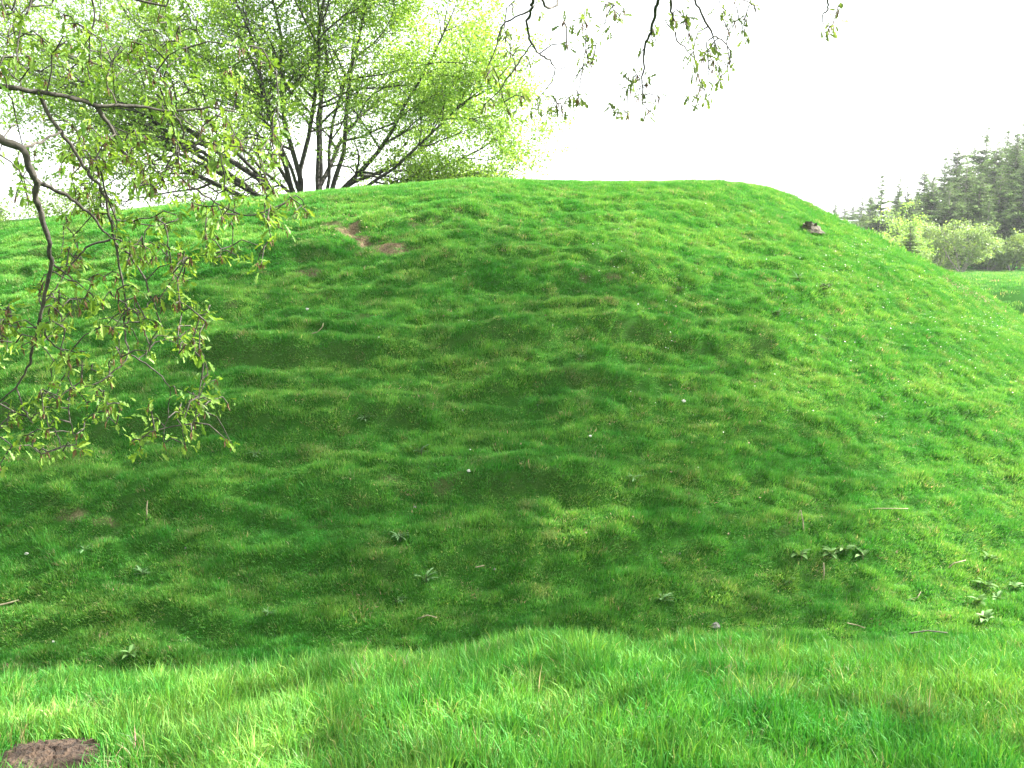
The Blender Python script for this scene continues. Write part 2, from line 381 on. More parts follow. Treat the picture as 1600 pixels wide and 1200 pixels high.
# molehill position (bare soil by the camera)
MH = hit(88, 1188, 1.5)
x, y = polar_pts(16000, 2.3, 6.2, -43, 43)
for a_ in ((2500, .6, 2.3, -90, 90), (3500, 2.3, 6.2, 43, 85), (3500, 2.3, 6.2, -85, -43)):
    x2, y2 = polar_pts(*a_); x = np.r_[x, x2]; y = np.r_[y, y2]
k = ((x - MH[0]) / .21) ** 2 + ((y - MH[1] + .08) / .24) ** 2 > rng.uniform(.7, 1.1, len(x)); x, y = x[k], y[k]
hs = np.clip(.88 + .30 * fbm(x * 1.6, y * 1.6, 2) + .25 * noise(x * 6, y * 6), .35, 1.5)
grass('grass', 'long fresh grass on the near edge of the ditch, in the foreground', x, y, near_t, .75, 1.25, 'near_grass', .3, hscale=hs)
x, y = polar_pts(900, 2.6, 5.8, -43, 43); k = (fbm(x * 1.1 + 4, y * 1.1, 2) > .05) & (((x - MH[0]) / .25) ** 2 + ((y - MH[1] + .1) / .32) ** 2 > 1); x, y = x[k], y[k]
grass('grass', 'taller arching blades standing out of the foreground grass', x, y, long_t, .7, 1.15, 'long_grass', .2)
xs, ys = [], []
for (n_, r0, r1, a0, a1) in [(9000, 6.2, 9.6, -50, 50), (115000, 9.6, 25.5, -41, 41), (24000, 25.5, 31, -41, 41), (12000, 9.6, 26, 41, 68), (12000, 9.6, 26, -68, -41)]:
    x, y = polar_pts(n_, r0, r1, a0, a1); xs.append(x); ys.append(y)
x = np.concatenate(xs); y = np.concatenate(ys); u_, D_ = ucoord(x, y)
hump = noise(u_ * 1.5 + .3 * noise(D_ * 2, u_), D_ * 2.5)
grass('grass', 'short tussocky pasture grass covering the mound and the ditch', x, y, mid_t, .75, 1.25, 'mound_grass', .55, hscale=np.clip(.85 + .5 * hump + .45 * noise(x * 4, y * 5), .3, 1.7))
x, y = polar_pts(34000, 31, 46, -60, 60); x2, y2 = polar_pts(26000, 44, 92, -14, 52)
x = np.r_[x, x2]; y = np.r_[y, y2]
grass('grass', 'pasture grass on the mound top and the field before the woods', x, y, far_t, .7, 1.3, 'far_grass', .5)

# ------------------------------------------------------------------ trees
DIA = np.array([[0, 0, 0], [.5, .36, .06], [1, 0, 0], [.5, -.36, .06]]); DIAF = [np.array([[0, 1, 2], [0, 2, 3]])]
def wander(p, d, L, n, wob, up, r=rng):
    P = [np.array(p, float)]; d = norm(np.array(d, float))
    for i in range(n):
        d = norm(d + r.normal(0, wob, 3) + np.array([0, 0, up]) / n); P.append(P[-1] + d * L / n)
    return np.array(P), d
def side_dir(d, ang, r=rng):
    t = rand_unit(1, r)[0]; s = norm(t - d * t.dot(d)); return norm(d * math.cos(ang) + s * math.sin(ang))
def big_tree(root_loc, stems, seed, leafcol, leaf_size, n_leaf, levels=(10, 7, 6), lens=(.34, .16, .055), label='', group=None, cat='tree', flat=.35, name='broadleaf_tree', thin=1.0, twigs=True, barkm=None, spray=.16, stem_name='stem', lo=.18):
    r = np.random.default_rng(seed); root = empty(name, root_loc, label, cat, group); tips = []; 
    barkm = barkm or M_BARK
    for (off, d, L, r0) in stems:
        g = Geo(); P, dd = wander(np.array(off, float), d, L, 9, .13, .25, r)
        g.tube(P, r0 * (1 - np.linspace(0, 1, 10)) ** .8 + .012, 8)
        for i in range(levels[0]):
            t = r.uniform(lo, .98); k = t * 9; a = int(k); p = P[a] + (P[min(a + 1, 9)] - P[a]) * (k - a)
            dl = side_dir(norm(P[min(a + 1, 9)] - P[a]), r.uniform(.5, 1.15), r); dl[2] = dl[2] * (1 - flat) + .05; L1 = L * lens[0] * r.uniform(.6, 1.25) * (1.15 - .5 * t)
            P1, _ = wander(p, dl, L1, 6, .16, .12, r); rb = r0 * (1 - t) ** .8 * .5 + .014
            g.tube(P1, rb * (1 - np.linspace(0, 1, 7) * .85), 6)
            for j in range(levels[1]):
                t2 = r.uniform(.15, 1); k = t2 * 6; a = min(int(k), 5); p = P1[a] + (P1[a + 1] - P1[a]) * (k - a)
                d2 = side_dir(norm(P1[a + 1] - P1[a]), r.uniform(.4, 1.0), r); d2[2] *= (1 - flat); L2 = L * lens[1] * r.uniform(.6, 1.3)
                P2, _ = wander(p, d2, L2, 4, .2, .1, r); g.tube(P2, (rb * .35 + .005) * thin * (1 - np.linspace(0, 1, 5) * .8), 4)
                for m in range(levels[2]):
                    t3 = r.uniform(.1, 1); k = t3 * 4; a = min(int(k), 3); p = P2[a] + (P2[a + 1] - P2[a]) * (k - a)
                    d3 = side_dir(norm(P2[a + 1] - P2[a]), r.uniform(.3, 1.0), r); P3, _ = wander(p, d3, L * lens[2] * r.uniform(.6, 1.4), 2, .25, .1, r)
                    if twigs: g.tube(P3, np.array([.006, .004, .002]) * thin, 3)
                    tips.append(P3[1]); tips.append(P3[2])
        link(stem_name, g.mesh(stem_name, barkm), root)
    tips = np.array(tips); nt_ = len(tips); n = nt_ * n_leaf
    pos = np.repeat(tips, n_leaf, 0) + r.normal(0, spray, (n, 3)) * np.array([1, 1, .6])
    d = rand_unit(n, r); d[:, 2] -= .3; nr_ = rand_unit(n, r) * .8 + np.array([0, 0, .8])
    cl = np.repeat(r.uniform(.75, 1.25, (nt_, 1)), n_leaf, 0) * r.uniform(.75, 1.25, (n, 1))
    mixv = np.repeat(r.uniform(0, 1, (nt_, 1)), n_leaf, 0) * .6 + r.uniform(0, .4, (n, 1))
    C = (np.array(leafcol[0]) * (1 - mixv) + np.array(leafcol[1]) * mixv) * cl
    g = Geo(); add_leaves(g, DIA, DIAF, pos, d, nr_, leaf_size * r.uniform(.6, 1.3, n), C)
    link('crown', g.mesh('crown', M_LEAF, False), root)
    return root, tips

# spreading multi-stemmed tree on the back of the mound
base = at(480, 296, 30); base[2] = float(H(base[0], base[1])) - .1
st = []
# a fan of stems: azimuth, tilt from upright, length, foot offset
for i, (a, t, L) in enumerate([(-5, 8, 9.5), (20, 18, 9.6), (175, 16, 10.4), (-15, 30, 9.2), (10, 42, 8.8), (-8, 54, 8.0), (6, 67, 7.4), (12, 79, 6.6), (160, 28, 10.6), (190, 38, 10.4), (176, 48, 10.2), (185, 58, 9.8),
                               (170, 68, 9.4), (182, 78, 9.2), (90, 35, 8.5), (90, 12, 10), (270, 30, 7.5), (255, 52, 6.5), (225, 60, 7.8), (270, 10, 9.6), (60, 55, 8), (125, 58, 8.4)]):
    ox = 1.15 * math.sin(R(t)) * math.cos(R(a)) + rng.uniform(-.35, .35); oy = .5 * math.sin(R(t)) * math.sin(R(a)) + rng.uniform(-.2, .2)
    st.append(((ox, oy, 0), (math.sin(R(t)) * math.cos(R(a)), math.sin(R(t)) * math.sin(R(a)), math.cos(R(t))), L * (.85 if math.cos(R(a)) > .3 else 1.04), rng.uniform(.045, .085)))
big_tree(base, st, 5, ((.17, .32, .045), (.30, .46, .08)), .086, 16, levels=(11, 7, 4), lens=(.37, .20, .075), thin=.7, label='wide many-stemmed tree in fresh yellow-green leaf behind the mound crest', lo=.18, spray=.17)

# trees beyond on the left
def small_broad(px, rowb, Y, h, w, seed, label, cols, group, leaf=.16, lv=(6, 5, 4), nl=6, spray=.3, ns=5, barkm=None, zabs=None, cat='tree', name='broadleaf_tree'):
    p = at(px, rowb, Y); p[2] = float(H(p[0], p[1])) if zabs is None else zabs
    r = np.random.default_rng(seed); st = []
    for i in range(ns):
        a = r.uniform(0, 2 * np.pi); t = math.atan2(w * .5 * r.uniform(.2, 1), h * .8)
        st.append(((.1 * math.cos(a), .1 * math.sin(a), -.1), (math.sin(t) * math.cos(a), math.sin(t) * math.sin(a), math.cos(t)), h * r.uniform(.75, 1.0), h * .012 + .01))
    return big_tree(p, st, seed, cols, leaf, nl, levels=lv, lens=(.36, .2, .1), label=label, group=group, spray=spray, twigs=False, barkm=barkm, cat=cat, name=name)
SG = ((.09, .17, .04), (.20, .30, .07)); YG = ((.17, .33, .06), (.30, .45, .11)); PG = ((.14, .25, .07), (.24, .34, .12))
small_broad(10, 345, 58, 6.5, 7, 31, 'small grey-green tree far left, rising beyond the mound end', SG, None)
small_broad(70, 345, 66, 5.5, 6, 32, 'low bushy tree at the left, next right of the grey-green one', YG, None)
small_broad(135, 345, 74, 5.5, 6, 33, 'low tree seen through the hanging oak twigs, farther than its bushy neighbour', SG, None)

# conifers
def conifer_mesh(seed, h, rbase, bare):
    r = np.random.default_rng(seed); g = Geo(); tr = Geo()
    tr.tube([[0, 0, -.3], [0, 0, h * .5], [r.normal(0, .05), r.normal(0, .05), h]], [h * .014, h * .009, .015], 7)
    pos = []; dirs = []; sz = []; cc = []; lump = [(r.uniform(0, 6.28), r.uniform(0, 1), r.uniform(.1, .45)) for _ in range(5)]
    nbr = int(250 * (1 - bare * .7))
    for q in range(nbr):
        f = r.uniform() ** .9; z = h * (bare + (1 - bare) * f) * .985; a = r.uniform(0, 2 * np.pi)
        L = (rbase * (1 - f) ** .72 * r.uniform(.5, 1.25) + .06) * (1 - sum(k * max(0, math.cos(a - b)) ** 2 * math.exp(-((f - c) / .12) ** 2) for b, c, k in lump))
        if f < .12: L *= r.uniform(.4, 1)
        drp = r.uniform(.05, .45) * (1 - f) - .3 * f; n = max(3, int(L / .17)); t = np.linspace(0, 1, n + 1); rad = L * t
        P = np.stack([rad * math.cos(a), rad * math.sin(a), z - drp * L * np.sin(t * np.pi * .62) + .06 * L * t ** 3], -1)
        tr.tube(P[[0, n // 2, n]], [.02 + .012 * L, .02, .006], 3)
        s = np.array([-math.sin(a), math.cos(a), 0]); o = np.array([math.cos(a), math.sin(a), 0]); tone = r.uniform(.7, 1.3)
        for k in range(1, n + 1):
            wl = (.26 + .15 * L) * (1 - .55 * t[k]) * r.uniform(.5, 1.2) * (.5 + .5 * (1 - f))
            for sg in (-1, 1, 0, -1, 1):
                dv = o * r.uniform(.3, .9) + s * sg + np.array([0, 0, r.normal(-.25, .3)])
                pos.append(P[k] + r.normal(0, .06, 3)); dirs.append(dv); sz.append(wl * (1 if sg else .8) + .07); cc.append(tone * (.8 + .4 * t[k]) * r.uniform(.75, 1.25))
    pos = np.array(pos); dirs = np.array(dirs); n = len(pos); sz = np.array(sz); cc = np.array(cc)[:, None]
    T = np.array([[0, .07, 0], [0, -.07, 0], [.55, -.15, -.03], [1, 0, -.08], [.55, .15, -.03]]); FT = [np.array([[0, 1, 2], [0, 2, 4], [2, 3, 4]])]
    base = np.array([.06, .12, .035]); tipc = np.array([.20, .31, .09]); m = np.clip(r.beta(1.2, 1.8, (n, 1)) + (cc - 1) * .4, 0, 1)
    C = (base * (1 - m) + tipc * m) * cc
    add_leaves(g, T, FT, pos, dirs, np.array([0, 0, 1.]) + r.normal(0, .45, (n, 3)), sz, C)
    return tr.mesh('trunk', M_PALEBARK), g.mesh('crown', M_NEEDLE, False)
CON = [conifer_mesh(50 + i, 12, [3.6, 4.2, 3.3, 4.4, 3.8, 2.8][i], [.05, .10, .02, .22, .30, .01][i]) for i in range(6)]
def conifer(px, rowtop, Y, var, label, rowbase=None, wide=1.0, group='conifers of the wood on the right'):
    rowtop -= max(0, (px - 1420)) * .16; p = at(px, 400, Y); gz = float(H(p[0], p[1])) - .1; top = at(px, rowtop, Y)[2]; h = max(top - gz, 1.2); s = h / 12
    root = empty('conifer_tree', (p[0], p[1], gz), label, 'conifer', group)
    tm, cm = CON[var]; sw = s ** .75 * wide
    for nm, me in (('trunk', tm), ('crown', cm)):
        o = link(nm, me, root); o.scale = (sw, sw, s); o.rotation_euler = (0, 0, (px * 1.37) % 6.28)
    return root
ct = [ # px, top row, Y, variant, label
 (1302, 318, 150, 4, 'tiny conifer top just above the mound edge, leftmost of the wood'),
 (1316, 320, 146, 1, 'tiny conifer top, second from the left end of the wood'),
 (1330, 312, 140, 0, 'small conifer above the mound edge, third from the left end of the wood'),
 (1343, 304, 130, 5, 'slim low conifer left of the dark pointed conifer'),
 (1372, 272, 96, 2, 'dark pointed conifer standing out at the left of the wood'),
 (1356, 300, 112, 1, 'ragged grey-green conifer touching the dark pointed conifer on its left'),
 (1399, 272, 108, 5, 'thin spindly conifer next right of the dark pointed conifer'),
 (1412, 288, 104, 0, 'short conifer between the spindly one and the bright bushes'),
 (1438, 262, 110, 1, 'mid-height conifer where the wood begins to climb'),
 (1452, 280, 98, 3, 'broad bare-legged conifer right above the bright green bushes'),
 (1468, 252, 112, 2, 'narrow conifer left of the wide grey-green conifer'),
 (1486, 232, 106, 1, 'wide grey-green conifer with a double-looking ragged top'),
 (1502, 262, 92, 0, 'low front conifer over the pale bushes'),
 (1512, 240, 112, 5, 'thin conifer in the gap between two ragged crowns'),
 (1530, 214, 108, 3, 'ragged tall conifer with sparse open top against the sky'),
 (1546, 238, 98, 1, 'full conifer with drooping boughs right of the ragged tall one'),
 (1561, 224, 114, 2, 'pointed conifer in the second row near the right edge'),
 (1577, 232, 92, 4, 'front conifer with a long bare pale trunk near the right edge'),
 (1590, 196, 104, 0, 'tallest conifer of the wood, spire at the right edge of the picture'),
 (1606, 214, 96, 3, 'conifer cut by the right edge of the picture'),
 (1478, 300, 88, 3, 'dark conifer directly behind the pale bushes, its foot in shade'),
 (1524, 286, 86, 4, 'bare-stemmed conifer at the wood edge over the field'),
 (1555, 290, 84, 3, 'half-dead conifer with pale trunk at the wood edge'),
 (1594, 276, 84, 1, 'low dense conifer at the wood edge by the right border'),
 (1540, 330, 82, 2, 'young conifer under the bare-stemmed ones'),
 (1500, 318, 90, 4, 'thin-crowned conifer in the middle of the wood edge'),
 (1428, 300, 120, 4, 'faint conifer top behind the bright green bushes')]
for c in ct: conifer(*c)
r = np.random.default_rng(4)
for i in range(22):
    px = 1350 + 255 * (i + .5) / 22 + r.normal(0, 5); rt = 290 - (px - 1350) * .27 + r.uniform(8, 60)
    conifer(px, min(rt, 335), r.uniform(92, 124), int(r.integers(0, 6)), 'one of the conifers packed in the dense middle of the wood, behind its edge trees')
conifer(1421, 352, 62, 2, 'lone young dark conifer in front of the pale bushes', wide=1.5, group=None)
for i, (px, rt, Y, v) in enumerate([(1640, 190, 100, 0), (1670, 200, 92, 1), (1700, 180, 104, 3), (1740, 190, 96, 2), (1790, 170, 100, 1), (1850, 180, 104, 4)]):
    conifer(px, rt, Y, v, 'conifer of the wood beyond the right edge of the picture')
# the bright bushes
bl = [(1388, 405, 82, 4.4, 5.2, 'bright yellow-green bush, leftmost of the leafy row by the wood', YG), (1420, 405, 84, 5.2, 5, 'tall bright green bush second in the leafy row', YG),
      (1440, 410, 76, 3.6, 4.6, 'rounded bright bush in the middle of the leafy row', YG), (1474, 415, 78, 4.4, 4.6, 'pale bush with thin whitish stems left of the twiggy one', PG),
      (1503, 415, 76, 4.0, 3.6, 'sparse pale twiggy bush at the right end of the leafy row', PG), (1352, 380, 110, 4.5, 5, 'dull green bush at the left foot of the conifers', SG),
      (1545, 418, 80, 2.6, 3, 'low pale shrub under the conifers by the field edge', PG), (1580, 418, 80, 2.8, 3, 'low dark shrub at the field edge near the right border', SG),
      (1406, 385, 72, 2.4, 4.5, 'low bright scrub peeping over the mound edge', YG)]
for i, (px, rb, Y, h, w, lab, cols) in enumerate(bl):
    small_broad(px, rb, Y, h, w, 60 + i, lab, cols, 'bushes along the edge of the wood', leaf=.15, lv=(5, 4, 4), nl=6, spray=.2, ns=6, barkm=M_PALEBARK if cols is PG else M_BARK, cat='bush', name='bush')

# ------------------------------------------------------------------ overhanging near trees
ST = [0, .12, .28, .42, .58, .72, .88, 1.0]; WD = [.02, .12, .07, .19, .10, .21, .10, 0.0]
OAK = []
for t, w in zip(ST, WD): OAK += [[t, w, .35 * w - .12 * t * t], [t, 0, -.12 * t * t], [t, -w, .35 * w - .12 * t * t]]
OAK = np.array(OAK); OAKF = [np.array([[3 * i, 3 * i + 1, 3 * i + 4, 3 * i + 3] for i in range(7)] + [[3 * i + 1, 3 * i + 2, 3 * i + 5, 3 * i + 4] for i in range(7)])]
def colonize(skel, targets, maxd, r):
    """join every target to the nearest twig already there; skel: list of points"""
    S = [np.array(p) for p in skel]; todo = [np.array(t) for t in targets]; tw = []
    while todo:
        SA_ = np.array(S); Tm = np.array(todo); dd = np.linalg.norm(Tm[:, None] - SA_[None], axis=2); i, j = np.unravel_index(dd.argmin(), dd.shape)
        t = todo.pop(i); s = S[j]; L = dd[i, j]
        n = max(2, int(L / .09) + 1); f = np.linspace(0, 1, n + 1)[:, None]; P = s + (t - s) * f + np.array([0, 0, 1]) * L * .16 * np.sin(f * np.pi)
        P[1:-1] += r.normal(0, .012, (n - 1, 3)); tw.append(P); S += list(P[1:])
    return tw
def near_branch(root, traces, clusters, seed, leafcol, nleaf=7, dense=1.0, lsz=.075, tmpl=None):
    """traces: lists of (px,row) with depth and start radius -> one child 'branch' with its 'leaves'"""
    r = np.random.default_rng(seed); g = Geo(); skel = []
    for (pts, Y0, Y1, ra, rb) in traces:
        n = len(pts); P = np.array([at(px, py, Y0 + (Y1 - Y0) * i / max(n - 1, 1)) for i, (px, py) in enumerate(pts)])
        tt = np.arange(n); fine = np.linspace(0, n - 1, (n - 1) * 4 + 1); Pf = np.stack([np.interp(fine, tt, P[:, k]) for k in range(3)], -1)
        ks = np.array([.25, .5, .25]); 
        for _ in range(2): Pf[1:-1] = .25 * Pf[:-2] + .5 * Pf[1:-1] + .25 * Pf[2:]
        Pf[1:-1] += r.normal(0, .0035, (len(Pf) - 2, 3))
        g.tube(Pf, np.linspace(ra, rb, len(Pf)) * (1 + .12 * r.normal(size=len(Pf)).clip(-1, 1)), 7); skel += list(Pf)
    tw = colonize(skel, clusters, 1, r)
    for P in tw: g.tube(P, np.linspace(.0042, .0022, len(P)), 5)
    br = link('branch', g.mesh('branch', M_TWIG), root)
    cl = np.array(clusters); tipd = np.array([norm(P[-1] - P[-2]) for P in tw]); cl = np.array([P[-1] for P in tw])
    n = len(cl) * nleaf; pos = np.repeat(cl, nleaf, 0) + r.normal(0, .022, (n, 3)); d = np.repeat(tipd, nleaf, 0) * .5 + rand_unit(n, r) + np.array([0, 0, -.35])
    C = np.repeat(r.uniform(0, 1, (len(cl), 1)), nleaf, 0) * .6 + r.uniform(0, .4, (n, 1)); C = (np.array(leafcol[0]) * (1 - C) + np.array(leafcol[1]) * C) * r.uniform(.8, 1.2, (n, 1))
    gl = Geo(); add_leaves(gl, OAK, OAKF, pos, d, rand_unit(n, r) * .7 + np.array([0, 0, 1.]), lsz * r.uniform(.45, 1.25, n), C)
    # leaves back along the twigs
    q = []; 
    for P in tw:
        for k in range(1, len(P)):
            if r.uniform() < .55 * dense: q.append(P[k])
    if q:
        q = np.array(q); n = len(q) * 3; pos = np.repeat(q, 3, 0) + r.normal(0, .012, (n, 3))
        C = r.uniform(0, 1, (n, 1)); C = (np.array(leafcol[0]) * (1 - C) + np.array(leafcol[1]) * C)
        add_leaves(gl, OAK, OAKF, pos, rand_unit(n, r) + np.array([0, 0, -.4]), rand_unit(n, r) * .7 + np.array([0, 0, 1.]), lsz * r.uniform(.35, .9, n), C)
    # brown catkins
    m = r.uniform(size=len(cl)) < .6
    for p in cl[m]:
        for k in range(r.integers(2, 5)):
            a = r.uniform(0, 7); L = r.uniform(.02, .05); e = p + np.array([math.cos(a) * .01, math.sin(a) * .01, -L])
            gl.tube([p, (p + e) / 2 + r.normal(0, .004, 3), e], [.002, .0035, .002], 4, np.array([.16, .095, .045]) * r.uniform(.7, 1.3))
    link('leaves', gl.mesh('leaves', M_NLEAF, False), br)
    return br
def shade_crown(root, c, rad, trunk, seed, n_cl, per, lsz, zlim, spread, gap):
    """the crown above the frame: limbs from the trunk to the leaf clumps"""
    r = np.random.default_rng(seed); g = Geo(); c = np.array(c, float); rad = np.array(rad, float)
    tp = np.array(trunk, float); g.tube([tp[0], tp[1], tp[2], tp[3]], [.42, .34, .27, .2], 12)
    cl = []
    while len(cl) < n_cl:
        v = r.uniform(-1, 1, 3)
        q = (v ** 2).sum()
        if q > 1 or q < .12: continue
        p = c + v * rad
        if fbm(p[0] * .55, p[1] * .55 + seed, 2) < gap: continue
        if p[1] > 0 and p[2] < EYE[2] + zlim + .30 * p[1]: continue
        cl.append(p)
    cl = np.array(cl)
    for k in range(16):
        e = cl[r.integers(len(cl))]; s = tp[2] if k % 2 else tp[3]; mid = (s + e) / 2 + np.array([0, 0, .8]); f = np.linspace(0, 1, 9)[:, None]
        P = (1 - f) ** 2 * s + 2 * f * (1 - f) * mid + f * f * e; P[1:-1] += r.normal(0, .08, (7, 3))
        if ((P[:, 1] > 0) & (P[:, 2] < EYE[2] + .27 * P[:, 1])).any(): continue
        g.tube(P, np.linspace(.06, .008, 9), 6)
    link('trunk', g.mesh('trunk', M_BARK), root)
    n = n_cl * per; pos = np.repeat(cl, per, 0) + r.normal(0, spread, (n, 3)) * np.array([1, 1, .7]); C = np.array([.12, .22, .03]) * r.uniform(.8, 1.3, (n, 1))
    gl = Geo(); add_leaves(gl, DIA, DIAF, pos, rand_unit(n, r), rand_unit(n, r) + np.array([0, 0, .6]), lsz * r.uniform(.6, 1.3, n), C)
    link('crown', gl.mesh('crown', M_NLEAF, False), root)
NL = ((.085, .20, .03), (.22, .34, .05)); TL = ((.07, .12, .03), (.14, .20, .05))
# ----- left tree
zt = float(H(-6.2, 1.2)); oakL = empty('oak_tree', (0, 0, 0), 'nearby oak reaching in from the left with drooping leafy boughs over the ditch', 'tree')
oakL.location = (-6.2, 1.2, zt)
OL = np.array([6.2, -1.2, -zt])
class _P: pass
def localize(root, fn):
    n0 = set(o.name for o in root.children_recursive); fn()
    for o in root.children: 
        if o.name not in n0: o.location = tuple(-np.array(root.location))
def build_left():
    def region(n, x0, x1, y0, y1, ya, yb, seed):
        r = np.random.default_rng(seed); out = []
        while len(out) < n:
            px, py = r.uniform(x0, x1), r.uniform(y0, y1)
            if fbm(px / 70 + seed, py / 70, 2) < -.12: continue
            out.append(at(px, py, r.uniform(ya, yb)))
        return out
    near_branch(oakL, [([(-260, 60), (-140, 95), (-60, 122), (0, 135), (60, 143), (110, 150), (150, 166), (215, 166), (270, 175), (330, 166), (375, 178)], 4.2, 5.2, .019, .004),
                       ([(150, 166), (175, 200), (190, 240), (222, 256), (262, 258)], 4.8, 5.0, .011, .003), ([(222, 256), (218, 285), (235, 305)], 4.9, 5.0, .006, .003),
                       ([(270, 175), (290, 205), (280, 240), (265, 275)], 5.0, 5.1, .006, .003),
                       ([(60, 143), (75, 180), (95, 205), (115, 235), (130, 260), (150, 285), (165, 310), (172, 345), (180, 380), (190, 430), (195, 470), (193, 510)], 4.6, 4.9, .011, .004),
                       ([(150, 245), (165, 300), (180, 345), (195, 345), (225, 352), (262, 350), (285, 338)], 4.7, 5.1, .005, .003), ([(258, 350), (264, 380), (258, 410)], 5.1, 5.1, .004, .002),
                       ([(262, 258), (310, 300), (345, 322), (385, 340), (430, 325), (462, 305)], 5.0, 5.4, .006, .003), ([(180, 380), (210, 405), (232, 450), (245, 490), (258, 530)], 4.8, 4.9, .006, .003)],
                region(130, 60, 440, 60, 300, 4.5, 5.8, 1) + region(175, 90, 440, 200, 420, 4.6, 5.8, 2) + region(8, 420, 480, 300, 400, 5.2, 5.6, 3), 21, NL, nleaf=6, lsz=.058, dense=.6)
    near_branch(oakL, [([(-240, 130), (-120, 180), (-40, 205), (0, 218), (33, 232), (50, 265), (57, 285), (55, 310), (65, 335), (72, 365), (78, 395), (82, 412), (72, 450), (63, 490), (57, 520), (50, 550), (45, 575), (25, 605), (-5, 632)], 4.0, 4.5, .020, .0035),
                       ([(57, 285), (80, 292), (105, 305), (130, 325), (150, 345), (172, 375), (215, 382)], 4.3, 4.6, .011, .003), ([(33, 232), (60, 222), (95, 205)], 4.2, 4.6, .008, .005),
                       ([(82, 412), (100, 425), (120, 445)], 4.4, 4.5, .006, .003), ([(60, 500), (75, 530), (100, 548), (135, 550)], 4.4, 4.5, .005, .002),
                       ([(172, 375), (135, 385), (115, 410), (90, 445), (72, 470)], 4.6, 4.5, .006, .003), ([(193, 510), (205, 555), (170, 590), (120, 610), (105, 625)], 4.85, 4.6, .005, .003),
                       ([(120, 610), (105, 625), (112, 670), (120, 695)], 4.6, 4.6, .004, .002), ([(170, 455), (190, 472), (215, 490), (232, 530), (230, 560)], 4.7, 4.7, .004, .002),
                       ([(205, 555), (235, 570), (268, 605), (262, 640), (255, 690)], 4.8, 4.8, .004, .002), ([(25, 605), (38, 640), (52, 662)], 4.5, 4.4, .004, .002)],
                region(110, 0, 340, 470, 640, 4.2, 5.2, 5) + region(50, 0, 370, 620, 710, 4.2, 5.2, 6) + region(55, 60, 300, 380, 480, 4.3, 5.0, 7) + region(30, -30, 60, 480, 730, 4.0, 4.6, 8), 22, NL, nleaf=5, lsz=.054, dense=.6)
    near_branch(oakL, [([(-260, -160), (-120, -90), (-10, -60), (60, -40), (140, -20), (260, 10)], 4.6, 5.2, .02, .006), ([(60, -40), (45, 10), (30, 45), (28, 80), (20, 120)], 4.8, 4.6, .007, .002),
                       ([(140, -20), (150, 40), (120, 90)], 5.0, 5.0, .006, .002), ([(-10, -60), (0, 0), (14, 30)], 4.7, 4.5, .006, .002)],
                region(70, -20, 330, -60, 130, 4.5, 5.6, 11) + region(20, -20, 60, 60, 330, 4.2, 4.8, 12), 23, NL, nleaf=5, lsz=.054, dense=.6)
    shade_crown(oakL, (-5.5, 3.0, 8.6), (5.0, 5.0, 3.4), [(-6.2, 1.2, zt - .2), (-6.25, 1.2, 2.2), (-6.1, 1.3, 4.2), (-5.8, 1.6, 7.0)], 41, 240, 24, .12, .6, .35, -.3)
localize(oakL, build_left)
